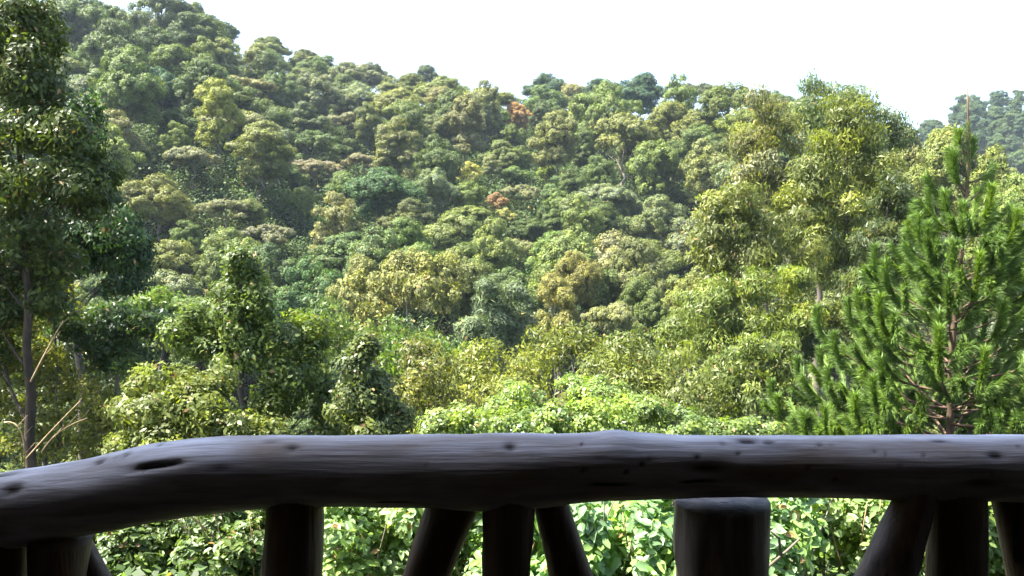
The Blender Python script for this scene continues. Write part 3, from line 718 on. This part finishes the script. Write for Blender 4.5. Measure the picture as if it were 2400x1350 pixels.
bank = [(330, 7.2, 210, 1080, (0.085, 0.130, 0.040), .075, 40, "small-leaved dark green shrub seen below the left part of the rail"),
        (620, 7.0, 190, 1070, (0.080, 0.125, 0.040), .075, 38, "small-leaved green shrub behind the first upright post from the left"),
        (880, 6.2, 150, 1070, (0.182, 0.267, 0.109), .080, 24, "pale green shrub with dry twigs left of the middle fan of posts"),
        (1130, 6.0, 150, 1080, (0.155, 0.247, 0.102), .090, 22, "light green shrub seen through the middle fan of posts"),
        (1360, 5.8, 140, 1080, (0.162, 0.267, 0.123), .105, 20, "large-leaved pale green shrub right of the middle fan of posts"),
        (1560, 6.0, 130, 1090, (0.149, 0.247, 0.109), .100, 20, "large-leaved green shrub left of the thick stump post"),
        (1800, 6.0, 140, 1080, (0.155, 0.254, 0.116), .095, 22, "pale green shrub with a bare forked twig right of the thick stump post"),
        (2010, 6.3, 140, 1080, (0.169, 0.247, 0.087), .085, 24, "yellowish green shrub left of the right fan of posts"),
        (2270, 6.4, 160, 1090, (0.110, 0.165, 0.050), .085, 24, "green shrub behind the right fan of posts"),
        (60, 7.2, 150, 1150, (0.080, 0.120, 0.035), .080, 36, "dark green shrub behind the broad post at the left edge"),
        (2480, 6.4, 120, 1090, (0.110, 0.160, 0.050), .085, 24, "green shrub at the lower right corner below the rail")]
for i, (px, d, w, vt, col, leaf, npf, lab) in enumerate(bank):
    r = bank_bush(lab, px, d, w, vt, col, 300+i, leaf, npf, True, .14)
    if px == 1800:
        tb = Tubes()
        for pts_ in ([(1745, 1420, 5.1), (1785, 1342, 5.1), (1845, 1290, 5.15), (1875, 1262, 5.2)], [(1830, 1302, 5.14), (1826, 1262, 5.1), (1806, 1245, 5.05)]):
            pp = np.array([P(*q) for q in pts_])-np.array(r.location)
            tb.add(pp, np.linspace(.013, .006, len(pp)), 6)
        obj("bare_twig", tb.mesh("bare_twig", M_PALE), r)
# low leaves carpeting the bank between the shrubs
rng = np.random.default_rng(400)
n = 700; x = rng.uniform(-6, 6, n); y = rng.uniform(4.2, 11.5, n)
x = x*(y/6.5)
rad = rng.uniform(.15, .34, n)
Vv, Ff, At = cloud(np.column_stack([x, y, ground_z(x, y)+rng.uniform(.05, .75, n), rad]), 60, .085, .65, rng, .1, .6, False)
tag(obj("ground_cover", mesh_np("ground_cover", Vv, Ff, M_NEAR, At), color=(0.065, 0.105, 0.035)), "low green leaves carpeting the bank between the shrubs", "ground cover", None, "stuff")

# dry straw-coloured stems leaning beside the left trunk
stems = [([(72, 895), (110, 820), (148, 752)], "straw-coloured dry stem leaning right beside the left-edge trunk, the highest one"),
         ([(62, 1075), (120, 1010), (188, 940)], "straw-coloured dry stem low beside the left-edge trunk, the longer of the lower pair"),
         ([(98, 1060), (140, 1012), (205, 980)], "straw-coloured dry stem low beside the left-edge trunk, the flatter of the lower pair"),
         ([(10, 990), (48, 1010), (58, 1090)], "pale bent dry stem left of the left-edge trunk above the rail")]
for pp, lab in stems:
    d = 16.0; w = np.array([P(a, b, d) for a, b in pp]); base = w[-1] if lab.startswith("pale") else w[0]
    path = bezier(w[0], 2*w[1]-(w[0]+w[2])/2, w[2], 9)-base
    tb = Tubes(); tb.add(path, np.linspace(.019, .009, 9), 6, np.random.default_rng(1), .08)
    for k in (3, 5, 7):
        e = path[k]+np.array([.18, .05, .22])*(1 if k % 2 else -.6); tb.add([path[k], (path[k]+e)/2, e], [.008, .006, .003], 4)
    tag(obj("dry_stem", tb.mesh("dry_stem", M_STRAW), None, base), lab, "stem", "dry stems by the left trunk")

# ------------------------------------------------------------------ log railing
def wood_material(name, c0, c1, c2, along, sc=1.0):
    """weathered round wood: fibres along one axis, fine cracks, grey patina with brown showing through"""
    m, n, l = new_mat(name); bs = n["Principled BSDF"]
    tc = n.new("ShaderNodeTexCoord")
    def noise(stretch, scale, detail=8, dist=.4):
        mp = n.new("ShaderNodeMapping"); v = [stretch]*3; v[along] = 1.0; mp.inputs["Scale"].default_value = v
        l.new(tc.outputs["Object"], mp.inputs[0])
        ns = n.new("ShaderNodeTexNoise"); ns.inputs["Scale"].default_value = scale*sc; ns.inputs["Detail"].default_value = detail; ns.inputs["Distortion"].default_value = dist
        l.new(mp.outputs[0], ns.inputs["Vector"]); return ns
    grain = noise(9, 3.5); patch = noise(2.5, 2.2, 5, 1.0); crack = noise(16, 2.2, 3, .2); fine = noise(20, 6, 6, .1)
    rp = n.new("ShaderNodeValToRGB"); e = rp.color_ramp.elements
    e[0].position = .33; e[0].color = (*c0, 1); e[1].position = .66; e[1].color = (*c1, 1)
    l.new(grain.outputs["Fac"], rp.inputs[0])
    pr_ = n.new("ShaderNodeMapRange"); pr_.inputs["From Min"].default_value = .5; pr_.inputs["From Max"].default_value = .68; l.new(patch.outputs["Fac"], pr_.inputs["Value"])
    m1 = n.new("ShaderNodeMix"); m1.data_type = 'RGBA'; m1.inputs[7].default_value = (*c2, 1)
    l.new(pr_.outputs[0], m1.inputs["Factor"]); l.new(rp.outputs[0], m1.inputs[6])
    cr = n.new("ShaderNodeMapRange"); cr.inputs["From Min"].default_value = .335; cr.inputs["From Max"].default_value = .30; l.new(crack.outputs["Fac"], cr.inputs["Value"])
    at = n.new("ShaderNodeAttribute"); at.attribute_name = "knot"
    mxx = n.new("ShaderNodeMath"); mxx.operation = 'MAXIMUM'; l.new(cr.outputs[0], mxx.inputs[0]); l.new(at.outputs["Fac"], mxx.inputs[1])
    m2 = n.new("ShaderNodeMix"); m2.data_type = 'RGBA'; m2.inputs[7].default_value = (.02, .014, .012, 1)
    l.new(mxx.outputs[0], m2.inputs["Factor"]); l.new(m1.outputs[2], m2.inputs[6]); l.new(m2.outputs[2], bs.inputs["Base Color"])
    bs.inputs["Roughness"].default_value = .6; bs.inputs["Specular IOR Level"].default_value = .3
    hs = n.new("ShaderNodeMath"); hs.operation = 'SUBTRACT'; l.new(fine.outputs["Fac"], hs.inputs[0]); l.new(cr.outputs[0], hs.inputs[1])
    ha = n.new("ShaderNodeMath"); ha.operation = 'ADD'; l.new(hs.outputs[0], ha.inputs[0]); l.new(grain.outputs["Fac"], ha.inputs[1])
    b = n.new("ShaderNodeBump"); b.inputs["Strength"].default_value = .4; b.inputs["Distance"].default_value = .005
    l.new(ha.outputs[0], b.inputs["Height"]); l.new(b.outputs[0], bs.inputs["Normal"])
    return m
M_LOG = wood_material("weathered_log", (.29, .29, .315), (.56, .585, .66), (.27, .235, .215), 0)
M_POST = wood_material("dark_post_wood", (.06, .040, .028), (.16, .11, .07), (.10, .058, .033), 2)
RD = 1.62
rail_base = np.array([0, RD, -1.5])
railing = thing("log_railing", rail_base, "rough weathered log railing across the whole front, on dark posts", "railing")
UX = [-2750, -700, -250, 0, 100, 200, 300, 400, 500, 600, 700, 900, 1000, 1200, 1330, 1440, 1500, 1600, 1700, 2000, 2400, 2700, 5150]
UV = [1300, 1290, 1160, 1107, 1092, 1076, 1052, 1034, 1025, 1023, 1022, 1021, 1019, 1017, 1018, 1012, 1015, 1019, 1020, 1021, 1021, 1022, 1024]
LX = [-2750, -700, -250, 0, 200, 400, 600, 800, 1000, 1150, 1300, 1400, 1600, 1750, 2000, 2100, 2400, 5150]
LV = [1480, 1500, 1370, 1287, 1252, 1216, 1191, 1185, 1187, 1196, 1184, 1172, 1165, 1161, 1166, 1171, 1176, 1178]
def log_mesh():
    rng = np.random.default_rng(9)
    X = np.concatenate([np.arange(-2750, -60, 12.), np.arange(-60, 2460, 5.5), np.arange(2460, 5150, 12.)])
    def sm(xs, a, b, w=35):
        return np.mean([np.interp(xs+o, a, b) for o in np.linspace(-w, w, 15)], axis=0)
    U = sm(X, UX, UV); Lw = sm(X, LX, LV)
    K = 56; V = np.zeros((len(X), K, 3)); kn = np.zeros((len(X), K))
    ph = rng.uniform(0, 6.28, 12)
    marks = [(75, 1148, 24, 9, .006, 1), (255, 1082, 14, 6, .004, 1), (312, 1063, 14, 3.5, .003, .9), (400, 1091, 62, 5, .012, .9), (700, 1050, 17, 6, .004, .9), (640, 1035, 26, 3, .002, .5),
             (1195, 1048, 16, 7, .004, .9), (1120, 1052, 30, 2.5, .002, .6), (1742, 1034, 26, 6, .005, 1), (1790, 1037, 16, 4, .003, .8), (1640, 1098, 50, 10, .007, .8),
             (2185, 1034, 26, 3, .002, .7), (2295, 1070, 20, 6, .004, .9), (2260, 1135, 60, 12, .008, .6), (20, 1112, 50, 5, .006, .9), (1830, 1052, 50, 3, .002, .5), (560, 1098, 50, 3, .002, .5), (985, 1075, 60, 2, .002, .4), (1380, 1070, 55, 2, .002, .4)]
    marks += [(float(rng.uniform(-50, 2450)), float(rng.uniform(1035, 1125)), float(rng.uniform(3, 9)), float(rng.uniform(1.5, 4)), .002, float(rng.uniform(.4, .9))) for _ in range(46)]
    dist = math.hypot(RD, .4)
    for i, px in enumerate(X):
        pu = P(px, U[i], RD); pl = P(px, Lw[i], RD)
        cpt = (pu+pl)/2; r = np.linalg.norm(pu-pl)/2*.985
        a = np.arange(K)/K*2*math.pi
        w = 1+.012*np.sin(3*a+ph[0]+px*.004)+.010*np.sin(5*a+ph[1]-px*.007)+.007*np.sin(px*.021+ph[2]+2*a)+.008*np.sin(px*.05+a+ph[3])*np.sin(px*.013)
        pt = cpt+np.stack([np.zeros(K), -np.cos(a), np.sin(a)], 1)*(r*w)[:, None]
        V[i] = pt
    # knots and cracks: dents at places on the side that faces the veranda
    for (mx_, my, wx, wy, dep, dk) in marks:
        for i, px in enumerate(X):
            if abs(px-mx_) > wx*2.2: continue
            for k in range(K):
                a = k/K*2*math.pi
                if math.cos(a) < -.35: continue
                q = to_px(V[i, k])
                g = math.exp(-((px-mx_)/wx)**2*1.2-((q[1]-my-.12*(px-mx_)*(-1 if mx_ < 500 else .15))/wy)**2)
                if g > .02:
                    cc = V[i].mean(0); V[i, k] -= (V[i, k]-cc)/np.linalg.norm(V[i, k]-cc)*dep*g
                    kn[i, k] = max(kn[i, k], min(1, dk*g*1.5))
    # knob on top
    for i, px in enumerate(X):
        g = math.exp(-((px-1440)/42)**2)
        cc = V[i].mean(0)
        for k in range(K): 
            d = V[i, k]-cc; V[i, k] += d*.07*g*max(0, d[2]/np.linalg.norm(d))**2
    i = np.arange(len(X)-1)[:, None]*K; j = np.arange(K)[None]; j2 = (j+1) % K
    F = np.stack([i+j, i+j2, i+K+j2, i+K+j], -1).reshape(-1, 4)
    Vf = V.reshape(-1, 3)-rail_base
    ends = [np.arange(K)[None, ::-1], (np.arange(K)+(len(X)-1)*K)[None]]
    return mesh_np("top_rail", Vf, [F]+ends, M_LOG, {"knot": kn.ravel()}, smooth=True)
obj("top_rail", log_mesh(), railing)

def post(name, l0, r0, l1, r1, vt, d, seed, mat=M_POST, topcap=0.0, rough=.02, v1=1350):
    """post whose left/right edges are l0,r0 at photo height vt and l1,r1 at v1; runs on down to the deck"""
    rng = np.random.default_rng(seed)
    a = P((l0+r0)/2, vt, d); b = P((l1+r1)/2, v1, d)
    ra = (r0-l0)/2/F_PX*d*1.02; rb = (r1-l1)/2/F_PX*d*1.05
    slope = (b-a)/(a[2]-b[2])
    if abs(slope[0]) > .15: k_ = math.cos(math.atan(slope[0])); ra *= k_; rb *= k_
    n = 26; zs = np.linspace(0 if name == 'post' and l0 in (1580, 70) else -.045, a[2]+1.5, n)
    path = a+slope*zs[:, None]+np.column_stack([.004*np.sin(zs*9+seed), .003*np.cos(zs*7+seed), np.zeros(n)])
    rr = ra+(rb-ra)*np.minimum(zs/(a[2]-b[2]), 1.6)
    if topcap: rr[0] *= .985; rr[1] *= 1.0; path[0] = a; path[1] = a+slope*topcap
    tb = Tubes(); tb.add(path-rail_base, rr*(1+.02*np.sin(zs*13+seed)), 18, rng, rough)
    me = tb.mesh(name, mat)
    obj(name, me, railing)
M_BRACE = wood_material("grey_brace_wood", (.08, .06, .05), (.23, .18, .15), (.14, .085, .05), 2)
post("post", 622, 752, 612, 748, 1180, RD, 1)
post("post", 1128, 1248, 1130, 1243, 1185, RD-.01, 2)
post("brace", 998, 1122, 945, 1062, 1183, RD+.03, 3)
post("brace", 1252, 1338, 1290, 1392, 1180, RD+.03, 4)
post("post", 1580, 1806, 1588, 1796, 1174, RD+.03, 5, M_BRACE, .003)
post("brace", 2100, 2196, 2012, 2140, 1172, RD-.02, 6, M_BRACE)
post("post", 2180, 2305, 2172, 2300, 1172, RD, 7)
post("brace", 2320, 2400, 2362, 2470, 1170, RD+.02, 8)
post("post", 70, 212, 78, 200, 1255, RD, 9, topcap=.02)
post("brace", 170, 215, 205, 262, 1262, RD+.05, 10)
post("post", -90, 66, -90, 60, 1285, RD, 11)

for k_, (a_, w_) in enumerate(((-2300, 130), (-1500, 120), (-800, 140), (2900, 130), (3600, 120), (4300, 140))):
    post("post", a_, a_+w_, a_+4, a_+w_, 1300 if a_ < 0 else 1172, RD, 30+k_, v1=1450)
# ------------------------------------------------------------------ veranda that shades the rail (behind and above the camera)
def box(x0, x1, y0, y1, z0, z1):
    v = np.array([[x, y, z] for z in (z0, z1) for y in (y0, y1) for x in (x0, x1)], float)
    f = np.array([[0, 2, 3, 1], [4, 5, 7, 6], [0, 1, 5, 4], [2, 6, 7, 3], [0, 4, 6, 2], [1, 3, 7, 5]])
    return v, f
def boxes(name, bs, mat, parent, org):
    Vs = []; Fs = []; n = 0
    for b in bs:
        v, f = box(*b); Vs.append(v-org); Fs.append(f+n); n += 8
    return obj(name, mesh_np(name, np.concatenate(Vs), [np.concatenate(Fs)], mat), parent)
M_BOARD = noise_material("dark_boards", (.016, .011, .008), (.04, .027, .018), 4, stretch=(8, .5, 1), bump=.3)
M_THATCH = noise_material("thatch", (.03, .022, .012), (.075, .055, .03), 14, bump=.8)
org = np.array([0, 0, -1.5])
ver = thing("veranda", org, "dark board veranda with thatched roof that the photo is taken from", "veranda")
boxes("floor", [(x, x+.145, -2.4, 1.85, -1.55, -1.5) for x in np.arange(-5, 5, .15)], M_BOARD, ver, org)
boxes("wall_and_light_screens", [(-3.6, 3.6, -2.6, -2.4, -2.9, 2.4), (-3.6, -3.45, -2.4, 1.2, -2.9, 2.2), (3.45, 3.6, -2.4, 1.2, -2.9, 2.2)], M_BOARD, ver, org)  # back wall, plus unseen side walls added to keep light off the rail
boxes("support_post", [(x-.08, x+.08, 1.66, 1.82, -3.1, -1.56) for x in (-5, -1.7, 1.7, 5)], M_BOARD, ver, org)
rv = np.array([[-6.2, 1.86, 1.20], [6.2, 1.86, 1.20], [6.2, -2.7, 2.5], [-6.2, -2.7, 2.5]]); rv2 = rv+np.array([0, 0, .22])
obj("roof", mesh_np("roof", np.vstack([rv, rv2])-org, [np.array([[0, 3, 2, 1], [4, 5, 6, 7], [0, 1, 5, 4], [1, 2, 6, 5], [2, 3, 7, 6], [3, 0, 4, 7]])], M_THATCH), ver)
boxes("roof_post", [(x-.09, x+.09, 1.64, 1.8, -3.3, 1.22) for x in (-5.9, 5.9)], M_BOARD, ver, org)

# ------------------------------------------------------------------ haze
hv, hf = box(-720, 720, -75, 720, float(V[:, 2].min())-1, 160)
hm, n, l = new_mat("air"); n.remove(n["Principled BSDF"])
pv = n.new("ShaderNodeVolumePrincipled"); pv.inputs["Color"].default_value = (0.70, 0.84, 1.0, 1); pv.inputs["Density"].default_value = 0.00012
pv.inputs["Anisotropy"].default_value = 0.1
l.new(pv.outputs[0], n["Material Output"].inputs["Volume"])
tag(obj("haze", mesh_np("haze", hv, [hf], hm)), kind="stuff")
